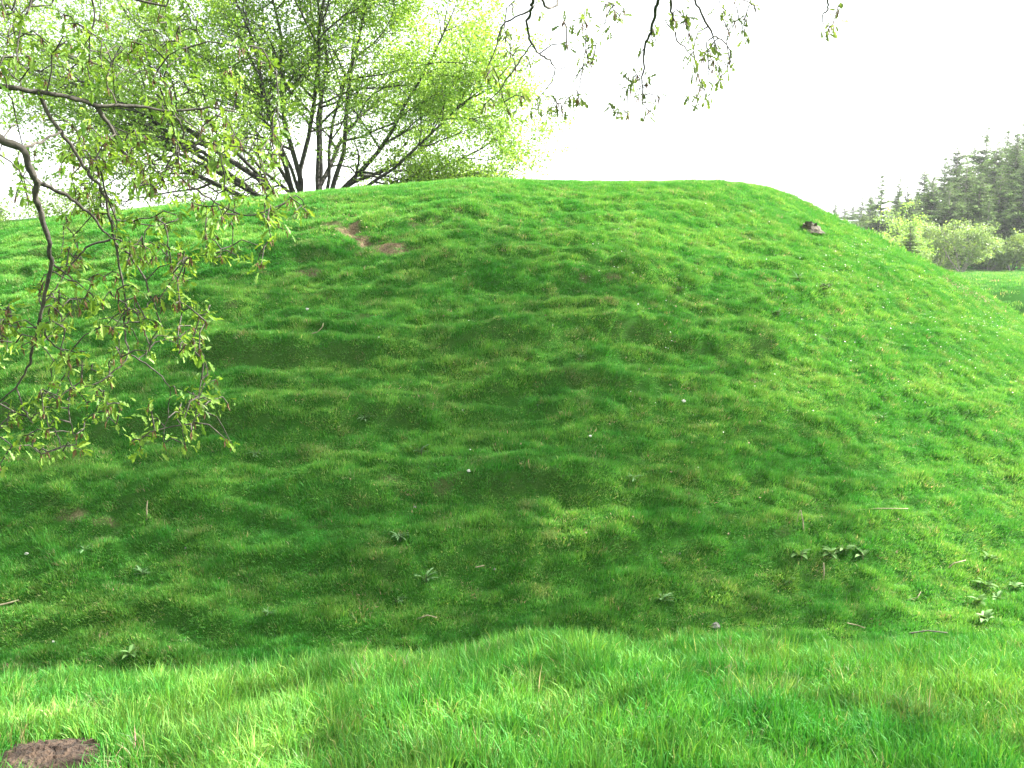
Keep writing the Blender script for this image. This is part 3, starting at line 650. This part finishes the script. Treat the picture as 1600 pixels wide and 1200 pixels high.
# ----- overhead tree
tb = (7.5, -3.0); zt2 = float(H(*tb)); oakR = empty('oak_tree', (tb[0], tb[1], zt2), 'large oak over the viewer, its fine twig ends hanging into the top of the picture', 'tree')
def zc(zx, zy): return at(750 + zx * .375, zy * .375, 5.6 + .5 * math.sin(zx * .013))
def build_right():
    c1 = [(240, 430), (290, 460), (280, 480), (320, 430), (340, 450), (375, 405), (410, 410), (210, 260), (150, 280), (60, 290), (30, 310), (110, 150), (150, 200), (100, 120), (360, 180), (350, 85), (130, 15), (170, 400), (200, 460), (120, 460), (245, 40), (90, 390), (60, 430), (20, 440), (125, 215)]
    c1b = [(440, 90), (520, 20), (560, 45), (600, 45), (580, 70), (515, 120), (470, 170), (440, 180), (450, 250), (470, 250), (430, 265), (425, 100)]
    c2 = [(640, 330), (610, 380), (590, 310), (655, 310), (625, 375), (700, 460), (690, 480), (740, 400), (580, 470), (535, 435), (560, 465), (615, 475), (700, 185), (660, 410), (720, 120), (695, 345)]
    c3 = [(905, 410), (920, 360), (960, 220), (890, 215), (870, 240), (1000, 220), (1030, 280), (1040, 250), (990, 340), (905, 310), (855, 75), (870, 130), (900, 160), (1060, 90), (1105, 70), (1105, 155), (1010, 40), (810, 80), (770, 80), (985, 200), (930, 235), (970, 250), (1000, 320), (890, 405), (940, 410), (1060, 5), (1145, 20), (1020, 60), (1090, 100), (860, 60), (970, 290), (1035, 130)]
    Y = 5.6
    near_branch(oakR, [([(800, -160), (822, -70), (834, 0), (830, 15), (821, 39), (832, 67), (838, 81), (855, 90), (869, 106), (862, 127), (843, 152)], Y - 1.2, Y, .009, .0026),
                       ([(869, 106), (885, 105), (900, 120), (915, 137), (915, 152)], Y, Y, .003, .0018), ([(830, 15), (806, 26), (784, 39), (776, 71), (763, 101), (758, 131)], Y, Y + .1, .006, .0025),
                       ([(832, 67), (810, 98), (784, 135), (754, 172)], Y, Y + .1, .005, .0025), ([(822, -70), (840, -25), (848, 0), (853, 14), (870, 10), (874, -15)], Y - .6, Y, .008, .006),
                       ([(874, -15), (900, -30), (915, 5), (912, 35)], Y, Y, .005, .002), ([(900, -30), (950, -25), (945, 0), (965, 10)], Y, Y, .005, .002)], [zc(*c) for c in c1 + c1b], 24, TL, nleaf=9, lsz=.05, dense=.5)
    near_branch(oakR, [([(1060, -200), (1045, -80), (1028, 0), (1024, 22), (1016, 52), (1008, 71), (1006, 94), (1003, 120), (1004, 139), (1009, 161)], Y - 1.4, Y, .011, .0026),
                       ([(1016, 52), (1022, 58), (1033, 75), (1033, 101), (1011, 122)], Y, Y, .003, .0018), ([(1008, 71), (994, 94), (989, 112)], Y, Y, .003, .0018),
                       ([(1003, 137), (990, 150), (988, 172), (971, 180)], Y, Y, .003, .0018)], [zc(*c) for c in c2], 25, TL, nleaf=9, lsz=.05, dense=.5)
    near_branch(oakR, [([(1045, -80), (1046, 0), (1051, 22), (1051, 49), (1061, 67), (1084, 90)], Y - .8, Y, .007, .003), ([(1045, -80), (1065, -40), (1084, 0), (1099, 26), (1114, 58), (1129, 62), (1142, 79), (1140, 105)], Y - .8, Y, .008, .002),
                       ([(1114, 58), (1104, 67), (1106, 97), (1108, 120), (1099, 142), (1089, 161)], Y, Y, .004, .0018), ([(1065, -40), (1120, -20), (1165, 0), (1183, 12), (1183, 40)], Y - .3, Y, .005, .0015), ([(1120, -20), (1125, 10), (1150, 35)], Y, Y, .003, .0018)],
                [zc(*c) for c in c3], 26, TL, nleaf=9, lsz=.05, dense=.5)
    near_branch(oakR, [([(1250, -160), (1280, -60), (1294, 0), (1294, 15), (1284, 22), (1284, 36), (1292, 41)], Y - 1, Y, .007, .002)], [zc(*c) for c in [(1470, 100), (1455, 115), (1490, 40), (1500, 25)]], 27, TL, nleaf=6, lsz=.055, dense=.4)
    shade_crown(oakR, (5.8, 7.2, 7.4), (6.2, 6.2, 3.0), [(tb[0], tb[1], zt2 - .2), (tb[0] - .1, tb[1] + .1, 2.6), (tb[0] - .3, tb[1] + .6, 5.2), (tb[0] - 1.2, tb[1] + 1.6, 8.5)], 42, 620, 24, .12, .9, .32, -.25)  # unseen crown, positioned and thickened to shade the left foreground
localize(oakR, build_right)
# ----- unseen tree added right of the picture to throw shade across the mound face
tc_ = (17.5, 13.0); zt3 = float(H(*tc_)); shade_oak = empty('oak_tree', (tc_[0], tc_[1], zt3), 'unseen great oak added on the outer bank beyond the right edge, to shade the mound', 'tree')
def build_side():
    shade_crown(shade_oak, (11.8, 18.0, 11.6), (10.3, 6.6, 3.6), [(tc_[0], tc_[1], zt3 - .2), (tc_[0] - .1, tc_[1] + .1, 2.6), (tc_[0] - .3, tc_[1] + .6, 5.4), (tc_[0] - .8, tc_[1] + 1.6, 9.0)], 43, 2000, 24, .13, 1.0, .45, -.45)
localize(shade_oak, build_side)

# ------------------------------------------------------------------ small things on the slope
def ground_pt(px, py, r0=2.0):
    p = hit(px, py, r0); s, pt = soil(p[0], p[1]); p[2] = float(H(p[0], p[1])) - float(pt); return p
def weed(px, py, size, kind, label, group, r0=8):
    size *= .82
    p = ground_pt(px, py, r0); r = np.random.default_rng(int(px * 7 + py)); root = empty({'thistle': 'thistle', 'dock': 'dock_plant', 'nettle': 'nettle_clump'}[kind], p, label, {'thistle': 'thistle', 'dock': 'weed', 'nettle': 'nettles'}[kind], group)
    n = {'thistle': 13, 'dock': 9, 'nettle': 60}[kind]; g = Geo()
    st_ = np.linspace(0, 1, 7)
    if kind == 'thistle': wd = np.array([.02, .09, .05, .11, .05, .08, 0]) ; c1, c2 = (.08, .18, .06), (.15, .27, .11)
    elif kind == 'dock': wd = np.array([.02, .13, .19, .2, .17, .1, 0]); c1, c2 = (.09, .20, .05), (.15, .28, .08)
    else: wd = np.array([.05, .2, .26, .24, .17, .08, 0]); c1, c2 = (.03, .06, .02), (.09, .14, .05)
    T = []
    for t, w in zip(st_, wd): T += [[t, w, .5 * w + .25 * t - .45 * t * t], [t, 0, .25 * t - .45 * t * t], [t, -w, .5 * w + .25 * t - .45 * t * t]]
    FQ = [np.array([[3 * i, 3 * i + 1, 3 * i + 4, 3 * i + 3] for i in range(6)] + [[3 * i + 1, 3 * i + 2, 3 * i + 5, 3 * i + 4] for i in range(6)])]
    a = r.uniform(0, 7, n); el = r.uniform(.1, 1.0, n); d = np.stack([np.cos(a) * np.cos(el), np.sin(a) * np.cos(el), np.sin(el)], -1)
    if kind == 'nettle':
        pos = np.stack([r.normal(0, size * .35, n), r.normal(0, size * .25, n), r.uniform(.02, size * .55, n)], -1); sz = size * r.uniform(.18, .32, n)
    else: pos = np.tile([0, 0, .03], (n, 1)) + r.normal(0, .01, (n, 3)); sz = size * r.uniform(.45, .8, n)
    m = r.uniform(0, 1, (n, 1)); add_leaves(g, np.array(T), FQ, pos, d, np.tile([0, 0, 1.], (n, 1)), sz, np.array(c1) * (1 - m) + np.array(c2) * m)
    link('leaves', g.mesh('leaves', M_WEED, False), root)
    if kind != 'thistle' or True:
        g2 = Geo()
        for k in range(3 if kind == 'nettle' else 1):
            o = r.normal(0, .03, 2); g2.tube([[o[0], o[1], -.02], [o[0] * 1.3, o[1] * 1.3, size * .22], [o[0] * 1.6, o[1] * 1.6, size * .42]], [.006, .005, .003], 5)
        link('stem', g2.mesh('stem', M_STRAW if kind == 'dock' else M_TWIG), root)
    return root
TH = 'thistle rosettes scattered over the mound'
for (px, py, s, lab) in [(570, 658, .30, 'pale thistle rosette under the long middle ledge, left of centre'), (655, 712, .34, 'pale thistle rosette on the shaded face, right of the hanging leaves'),
        (400, 714, .30, 'pale thistle rosette just right of the lowest hanging oak twigs'), (135, 864, .26, 'thistle low on the left by the foot of the mound'), (222, 902, .30, 'spiky thistle with a raised leaf near the left foot of the mound'),
        (665, 912, .34, 'grey-green thistle at the foot of the mound, left of centre'), (625, 846, .3, 'dull dark thistle above the grey-green one'), (1035, 944, .36, 'dark green thistle clump just beyond the foreground grass, right of centre'),
        (990, 752, .28, 'faint thistle rosette in the middle of the face'), (420, 962, .18, 'tiny thistle at the ditch bottom left of centre'), (1378, 655, .28, 'thistle rosette on the right of the face under the sunlit edge'),
        (1215, 492, .26, 'small grey thistle at the edge of the shade, upper right'), (625, 942, .18, 'tiny bluish rosette beside the grey-green thistle'), (905, 560, .22, 'tiny rosette above the long middle ledge, centre'),
        (1248, 438, .36, 'grey-green leafy clump left of the dark nettles, upper right slope')]:
    weed(px, py, s, 'thistle', lab, TH)
DK = 'broad-leaved docks at the right foot of the mound'
for (px, py, s, lab) in [(1248, 872, .34, 'pale dock left of the row of docks, above the stick'), (1300, 870, .36, 'dock right above the standing pale stick'), (1322, 866, .34, 'dock in the middle of the row, largest leaves'),
        (1350, 874, .3, 'yellowish dock at the right end of the row'), (1235, 912, .22, 'single small dock under the pale one'), (1545, 876, .3, 'dock by itself near the right border'), (1540, 920, .34, 'upper dock of the trailing patch at the lower right'),
        (1528, 946, .34, 'middle dock of the trailing patch at the lower right'), (1540, 972, .32, 'lowest dock of the trailing patch, over the foreground grass'), (1585, 922, .32, 'leafy dock at the right border'), (1560, 940, .26, 'small dock between the trailing patch and the right border')]:
    weed(px, py, s, 'dock', lab, DK)
for (px, py, s, lab) in [(205, 1030, .26, 'bluish broad-leaved dock behind the left foreground grass'), (325, 512, .36, 'pale dock among the hanging twigs, left side of the face'), (270, 395, .3, 'green dock on the upper left slope beneath the boughs')]:
    weed(px, py, s, 'dock', lab, None)
NT = 'dark nettle clumps on the sunlit slope'
for (px, py, s, lab) in [(1290, 455, .34, 'dark nettle clump on the bright right slope below the stump'), (1058, 458, .26, 'dark nettle clump upper centre, on the shade edge'), (1213, 495, .2, 'small dark nettle clump right of the upper centre one')]:
    weed(px, py, s, 'nettle', lab, NT)

# stump
p = ground_pt(1267, 360, 12); r = np.random.default_rng(3); g = Geo(); ns = 14; root = empty('tree_stump', p, 'weathered brown tree stump high on the sunlit right slope', 'stump')
prof = [(-.08, .26), (.02, .22), (.10, .185), (.17, .175)]; Vs = []
for (z, rad) in prof:
    for k in range(ns):
        a = 2 * np.pi * k / ns; q = rad * (1 + .16 * math.sin(3 * a + 1) + .1 * r.normal()) ; Vs.append([q * math.cos(a) * 1.15, q * math.sin(a), z + (.05 * math.cos(a + 2.6) + .03 * r.normal() if z > .15 else 0)])
qf = [[i * ns + k, i * ns + (k + 1) % ns, (i + 1) * ns + (k + 1) % ns, (i + 1) * ns + k] for i in range(3) for k in range(ns)]
g.add(Vs, [qf]); link('bark', g.mesh('bark', M_STUMP, False), root)
g = Geo(); top = np.array(Vs[3 * ns:]) * np.array([.99, .99, 1]); c = top.mean(0) - [0, 0, .02]; g.add(np.r_[top, [c]], [[[k, (k + 1) % ns, ns] for k in range(ns)]]); link('cut_face', g.mesh('cut_face', M_STUMP, False), root)

# sticks and dead stalks: one mesh each
def stick(px, py, pts, rad, label, group=None, mat=None, name='stick', r0=8):
    p = ground_pt(px, py, r0); g = Geo(); g.tube(np.array(pts, float), np.linspace(rad, rad * .6, len(pts)), 6, cap=True)
    o = link(name, g.mesh(name, mat or M_STRAW), None, label=label, category='stick'); o.location = p
    if group: o['group'] = group
stick(1286, 905, [(0, 0, -.04), (.01, 0, .1), (0, .01, .24)], .014, 'short upright pale stick under the row of docks')
stick(1254, 830, [(.02, 0, -.03), (0, 0, .14), (-.04, 0, .32)], .012, 'leaning pale stick above the docks on the right')
stick(1244, 818, [(.0, 0, -.03), (.03, 0, .14), (.05, 0, .2)], .006, 'thin twig crossing beside the leaning pale stick')
stick(230, 812, [(0, 0, -.03), (0, 0, .14), (.02, 0, .26)], .012, 'short dead upright stalk low at the left')
stick(498, 525, [(-.12, 0, .04), (-.02, .02, .07), (.06, .03, .15), (.08, .04, .22)], .011, 'bent pale twig lying on the left of the face')
stick(1380, 802, [(-.4, 0, .05), (-.1, .02, .07), (.2, .05, .06), (.42, .08, .05)], .009, 'long thin grey twig lying right of the leaning stick')
stick(668, 972, [(-.14, 0, .04), (0, .03, .08), (.12, .02, .05)], .012, 'pale twig in the ditch bottom left of centre')
stick(8, 953, [(-.15, 0, .04), (0, .02, .07), (.15, .08, .1)], .016, 'grey stick at the left border in the ditch')
stick(1490, 890, [(-.08, 0, .03), (0, 0, .1), (.2, .05, .13)], .010, 'crooked pale twig at the right, among the docks')
stick(1430, 940, [(-.1, 0, .03), (.03, 0, .06), (.08, .02, .14)], .009, 'forked-looking twig near the trailing docks')
stick(1450, 995, [(-.25, 0, .04), (0, .02, .07), (.25, .0, .05)], .012, 'dark twig along the ditch bottom at the right', mat=M_TWIG)
stick(1340, 985, [(-.15, 0, .1), (0, .02, .06), (.1, .0, .03)], .008, 'pale stalk at the ditch bottom left of the dark twig')
stick(750, 892, [(-.06, 0, .04), (.06, .02, .06)], .010, 'short twig at the foot of the mound near the centre')
# stones
def stone(px, py, s, label, mat, group=None, r0=8, name='stone', lift=.3):
    s *= .72
    p = ground_pt(px, py, r0); r = np.random.default_rng(int(px + py * 3)); import bmesh
    bm = bmesh.new(); bmesh.ops.create_icosphere(bm, subdivisions=2, radius=1)
    for v in bm.verts:
        k = 1 + .22 * r.normal(); v.co = Vector((v.co.x * s * k, v.co.y * s * .8 * k, v.co.z * s * .7 * k)) * 1.0
    
    me = bpy.data.meshes.new(name); bm.to_mesh(me); bm.free(); me.materials.append(mat); o = link(name, me, None, label=label, category='stone'); o.location = (p[0], p[1], p[2] + s * lift)
    if group: o['group'] = group
stone(1118, 982, .085, 'grey stone at the ditch bottom just above the foreground grass', M_STONE)
G = 'pale stones and chalk lumps in the turf'
for (px, py, s, lab) in [(1068, 632, .045, 'white upright chalk lump right of centre on the face'), (922, 686, .035, 'pinkish white chalk lump in the middle of the face'), (732, 742, .035, 'white chalk lump below and left of the centre'),
        (773, 893, .028, 'small pale stone at the mound foot, centre left'), (480, 487, .04, 'whitish stone under the bare soil on the left'), (648, 797, .03, 'pale stone beneath the shaded ledge'), (290, 862, .02, 'tiny pale stone low left'),
        (1062, 870, .022, 'small white stone at the mound foot, right of centre'), (840, 636, .02, 'tiny pale pebble below the long middle ledge'), (42, 872, .035, 'white pebble at the left border'), (548, 882, .022, 'pale pebble left of the grey-green thistle'), (1014, 580, .025, 'pale pebble above centre right')]:
    stone(px, py, s, lab, M_PETAL if s > .03 else M_STONE, G, lift=1.6)
stone(84, 1010, .024, 'small white chip standing up in the grass at the far left foreground', M_PETAL, None, 2.5, lift=3.4)

# molehill
bmv = []; nr2, na2 = 18, 44; r = np.random.default_rng(9)
for i in range(nr2):
    for k in range(na2):
        a = 2 * np.pi * k / na2; q = i / (nr2 - 1) * (1 + .12 * math.sin(2 * a + .6) + .08 * math.sin(5 * a)); x_ = q * .235 * math.cos(a); y_ = q * .19 * math.sin(a)
        hgt = .035 * (1 - min(q, 1) ** 2) - .03 * (q > .95) + .010 * float(fbm(np.array(x_ * 30.), np.array(y_ * 30.), 3)) + .003 * r.normal()
        bmv.append([x_, y_, float(H(MH[0] + x_, MH[1] + y_)) - float(H(MH[0], MH[1])) + hgt + .012])
qf = [[i * na2 + k, i * na2 + (k + 1) % na2, (i + 1) * na2 + (k + 1) % na2, (i + 1) * na2 + k] for i in range(nr2 - 1) for k in range(na2)]
o = link('molehill', make_mesh('molehill', bmv, [np.array(qf)[:, ::-1]], M_SOIL), None, label='patch of dug brown soil in the bottom left corner foreground', category='molehill'); o.location = (MH[0], MH[1], float(H(MH[0], MH[1])))

# daisies and litter (beyond counting)
def scatter(name, label, cat, pts, tm, tf, mat, size, colr, seed, lift, nmesh=1, tilt=.3):
    r = np.random.default_rng(seed); pts = np.array(pts); n = len(pts); s, pt = soil(pts[:, 0], pts[:, 1]); z = H(pts[:, 0], pts[:, 1]) + r.uniform(*lift, n)
    a = r.uniform(0, 7, n); g = Geo(); add_leaves(g, tm, tf, np.c_[pts[:, :2], z], np.stack([np.cos(a), np.sin(a), r.normal(0, tilt, n)], -1), np.array([0, -.4, 1.]) + r.normal(0, tilt, (n, 3)), size * r.uniform(.5, 1.2, n), np.array(colr) * r.uniform(.8, 1.15, (n, 1)))
    link(name, g.mesh(name, mat, False), None, label=label, category=cat, kind='stuff')
k8 = np.arange(8) * np.pi / 4; DAI = np.r_[[[0, 0, .15]], np.stack([np.cos(k8), np.sin(k8), np.zeros(8)], -1)]; DAF = [np.array([[0, i + 1, (i + 1) % 8 + 1] for i in range(8)])]
pts = []
r = np.random.default_rng(77)
for (cx, cy, sx, sy, n) in [(1330, 430, 110, 45, 90), (1420, 500, 120, 50, 110), (1350, 400, 60, 20, 70), (1500, 560, 80, 60, 60), (1100, 350, 150, 30, 25), (980, 430, 120, 50, 20), (1250, 640, 200, 90, 14), (1550, 510, 50, 20, 60), (800, 600, 300, 150, 12), (1150, 500, 150, 60, 25)]:
    for i in range(n):
        px, py = r.normal(cx, sx * .6), r.normal(cy, sy * .6)
        if 0 < px < 1620 and py > 300: pts.append(hit(px, py, 9, 60)[:2])
M_DAISY = leaf_mat('daisy_petal', .1, .7, .2)
scatter('daisies', 'small white daisies sprinkled over the sunny right slope', 'flowers', pts, DAI, DAF, M_DAISY, .011, (.78, .78, .72), 78, (.06, .10))
pts = []
for i in range(420):
    t = r.uniform(); px = 1470 + 100 * t + r.normal(0, 5); py = 424 + 56 * t + r.normal(2, 3) + 9; pts.append(hit(px, py, 12, 60)[:2])
for i in range(160): pts.append(hit(r.normal(1120, 260), r.uniform(330, 900), 9)[:2])
for i in range(200): pts.append(hit(r.normal(500, 70), r.normal(345, 22), 12)[:2])
scatter('dead_leaf_litter', 'brown dead leaves caught in the turf along the right edge and upper left of the mound', 'leaf litter', pts, DIA, DIAF, M_DAISY, .045, (.25, .20, .115), 79, (.03, .10), tilt=.6)

# ------------------------------------------------------------------ light and sky
SUN_AZ = 108     # degrees from straight behind the camera, turning to the right: ahead and to the right
SUN_EL = 38
Ls = Vector((math.sin(R(SUN_AZ)) * math.cos(R(SUN_EL)), -math.cos(R(SUN_AZ)) * math.cos(R(SUN_EL)), math.sin(R(SUN_EL))))
sd = bpy.data.lights.new('sun', 'SUN'); sd.energy = 5.0; sd.angle = R(.6); sd.color = (1, .97, .93)
so = bpy.data.objects.new('sun', sd); col.objects.link(so); so.rotation_euler = Ls.to_track_quat('Z', 'Y').to_euler(); so.location = (0, 0, 30)
w = bpy.data.worlds.new('World'); scene.world = w; w.use_nodes = True; nt = w.node_tree; nt.nodes.clear()
out = nt.nodes.new('ShaderNodeOutputWorld'); bg = nt.nodes.new('ShaderNodeBackground'); bg.inputs['Strength'].default_value = .095
sky = nt.nodes.new('ShaderNodeTexSky'); sky.sky_type = 'NISHITA'; sky.sun_disc = False; sky.sun_elevation = R(SUN_EL); sky.sun_rotation = R(180 - SUN_AZ); sky.dust_density = 3
tc = nt.nodes.new('ShaderNodeTexCoord'); mpn = nt.nodes.new('ShaderNodeMapping'); mpn.inputs['Scale'].default_value = (1.2, 1.2, 5); nt.links.new(tc.outputs['Generated'], mpn.inputs[0])
cn = nt.nodes.new('ShaderNodeTexNoise'); cn.inputs['Scale'].default_value = 1.6; cn.inputs['Detail'].default_value = 6; nt.links.new(mpn.outputs[0], cn.inputs['Vector'])
cr = nt.nodes.new('ShaderNodeValToRGB'); cr.color_ramp.elements[0].position = .35; cr.color_ramp.elements[1].position = .6
cr.color_ramp.elements[0].color = (2.0, 2.05, 2.12, 1); cr.color_ramp.elements[1].color = (3.9, 3.9, 3.9, 1); nt.links.new(cn.outputs['Fac'], cr.inputs[0])
dp = nt.nodes.new('ShaderNodeVectorMath'); dp.operation = 'DOT_PRODUCT'; dp.inputs[1].default_value = Ls; nt.links.new(tc.outputs['Generated'], dp.inputs[0])
gr = nt.nodes.new('ShaderNodeMapRange'); gr.inputs['From Min'].default_value = -.6; gr.inputs['From Max'].default_value = 1.0; gr.inputs['To Min'].default_value = .55; gr.inputs['To Max'].default_value = 1.9
nt.links.new(dp.outputs['Value'], gr.inputs[0]); vm = nt.nodes.new('ShaderNodeVectorMath'); vm.operation = 'SCALE'; nt.links.new(cr.outputs[0], vm.inputs[0]); nt.links.new(gr.outputs[0], vm.inputs['Scale'])
nt.links.new(mixcol(nt, .85, sky.outputs[0], vm.outputs[0]), bg.inputs[0]); nt.links.new(bg.outputs[0], out.inputs[0])
scene.view_settings.view_transform = 'Standard'; scene.view_settings.look = 'None'; scene.view_settings.gamma = 1; scene.view_settings.exposure = 2.68
scene.cycles.max_bounces = 6; scene.cycles.diffuse_bounces = 3; scene.cycles.transmission_bounces = 4; scene.cycles.use_denoising = True

# thin bright air over the pasture
V8 = np.array([[x, y, z] for x in (-1500, 1500) for y in (-300, 1500) for z in (-8, 75)], float)
F8 = [np.array([[0, 1, 3, 2], [4, 6, 7, 5], [0, 4, 5, 1], [2, 3, 7, 6], [0, 2, 6, 4], [1, 5, 7, 3]])]
mh = bpy.data.materials.new('haze'); mh.use_nodes = True; mh.node_tree.nodes.clear()
ho = mh.node_tree.nodes.new('ShaderNodeOutputMaterial'); hv = mh.node_tree.nodes.new('ShaderNodeVolumePrincipled')
hv.inputs['Color'].default_value = (.93, .96, 1, 1); hv.inputs['Density'].default_value = .00035; hv.inputs['Anisotropy'].default_value = .3
mh.node_tree.links.new(hv.outputs[0], ho.inputs['Volume'])
link('haze', make_mesh('haze', V8, F8, mh, smooth=False), None, kind='stuff', label='thin bright haze in the air, paling the far woods', category='haze')
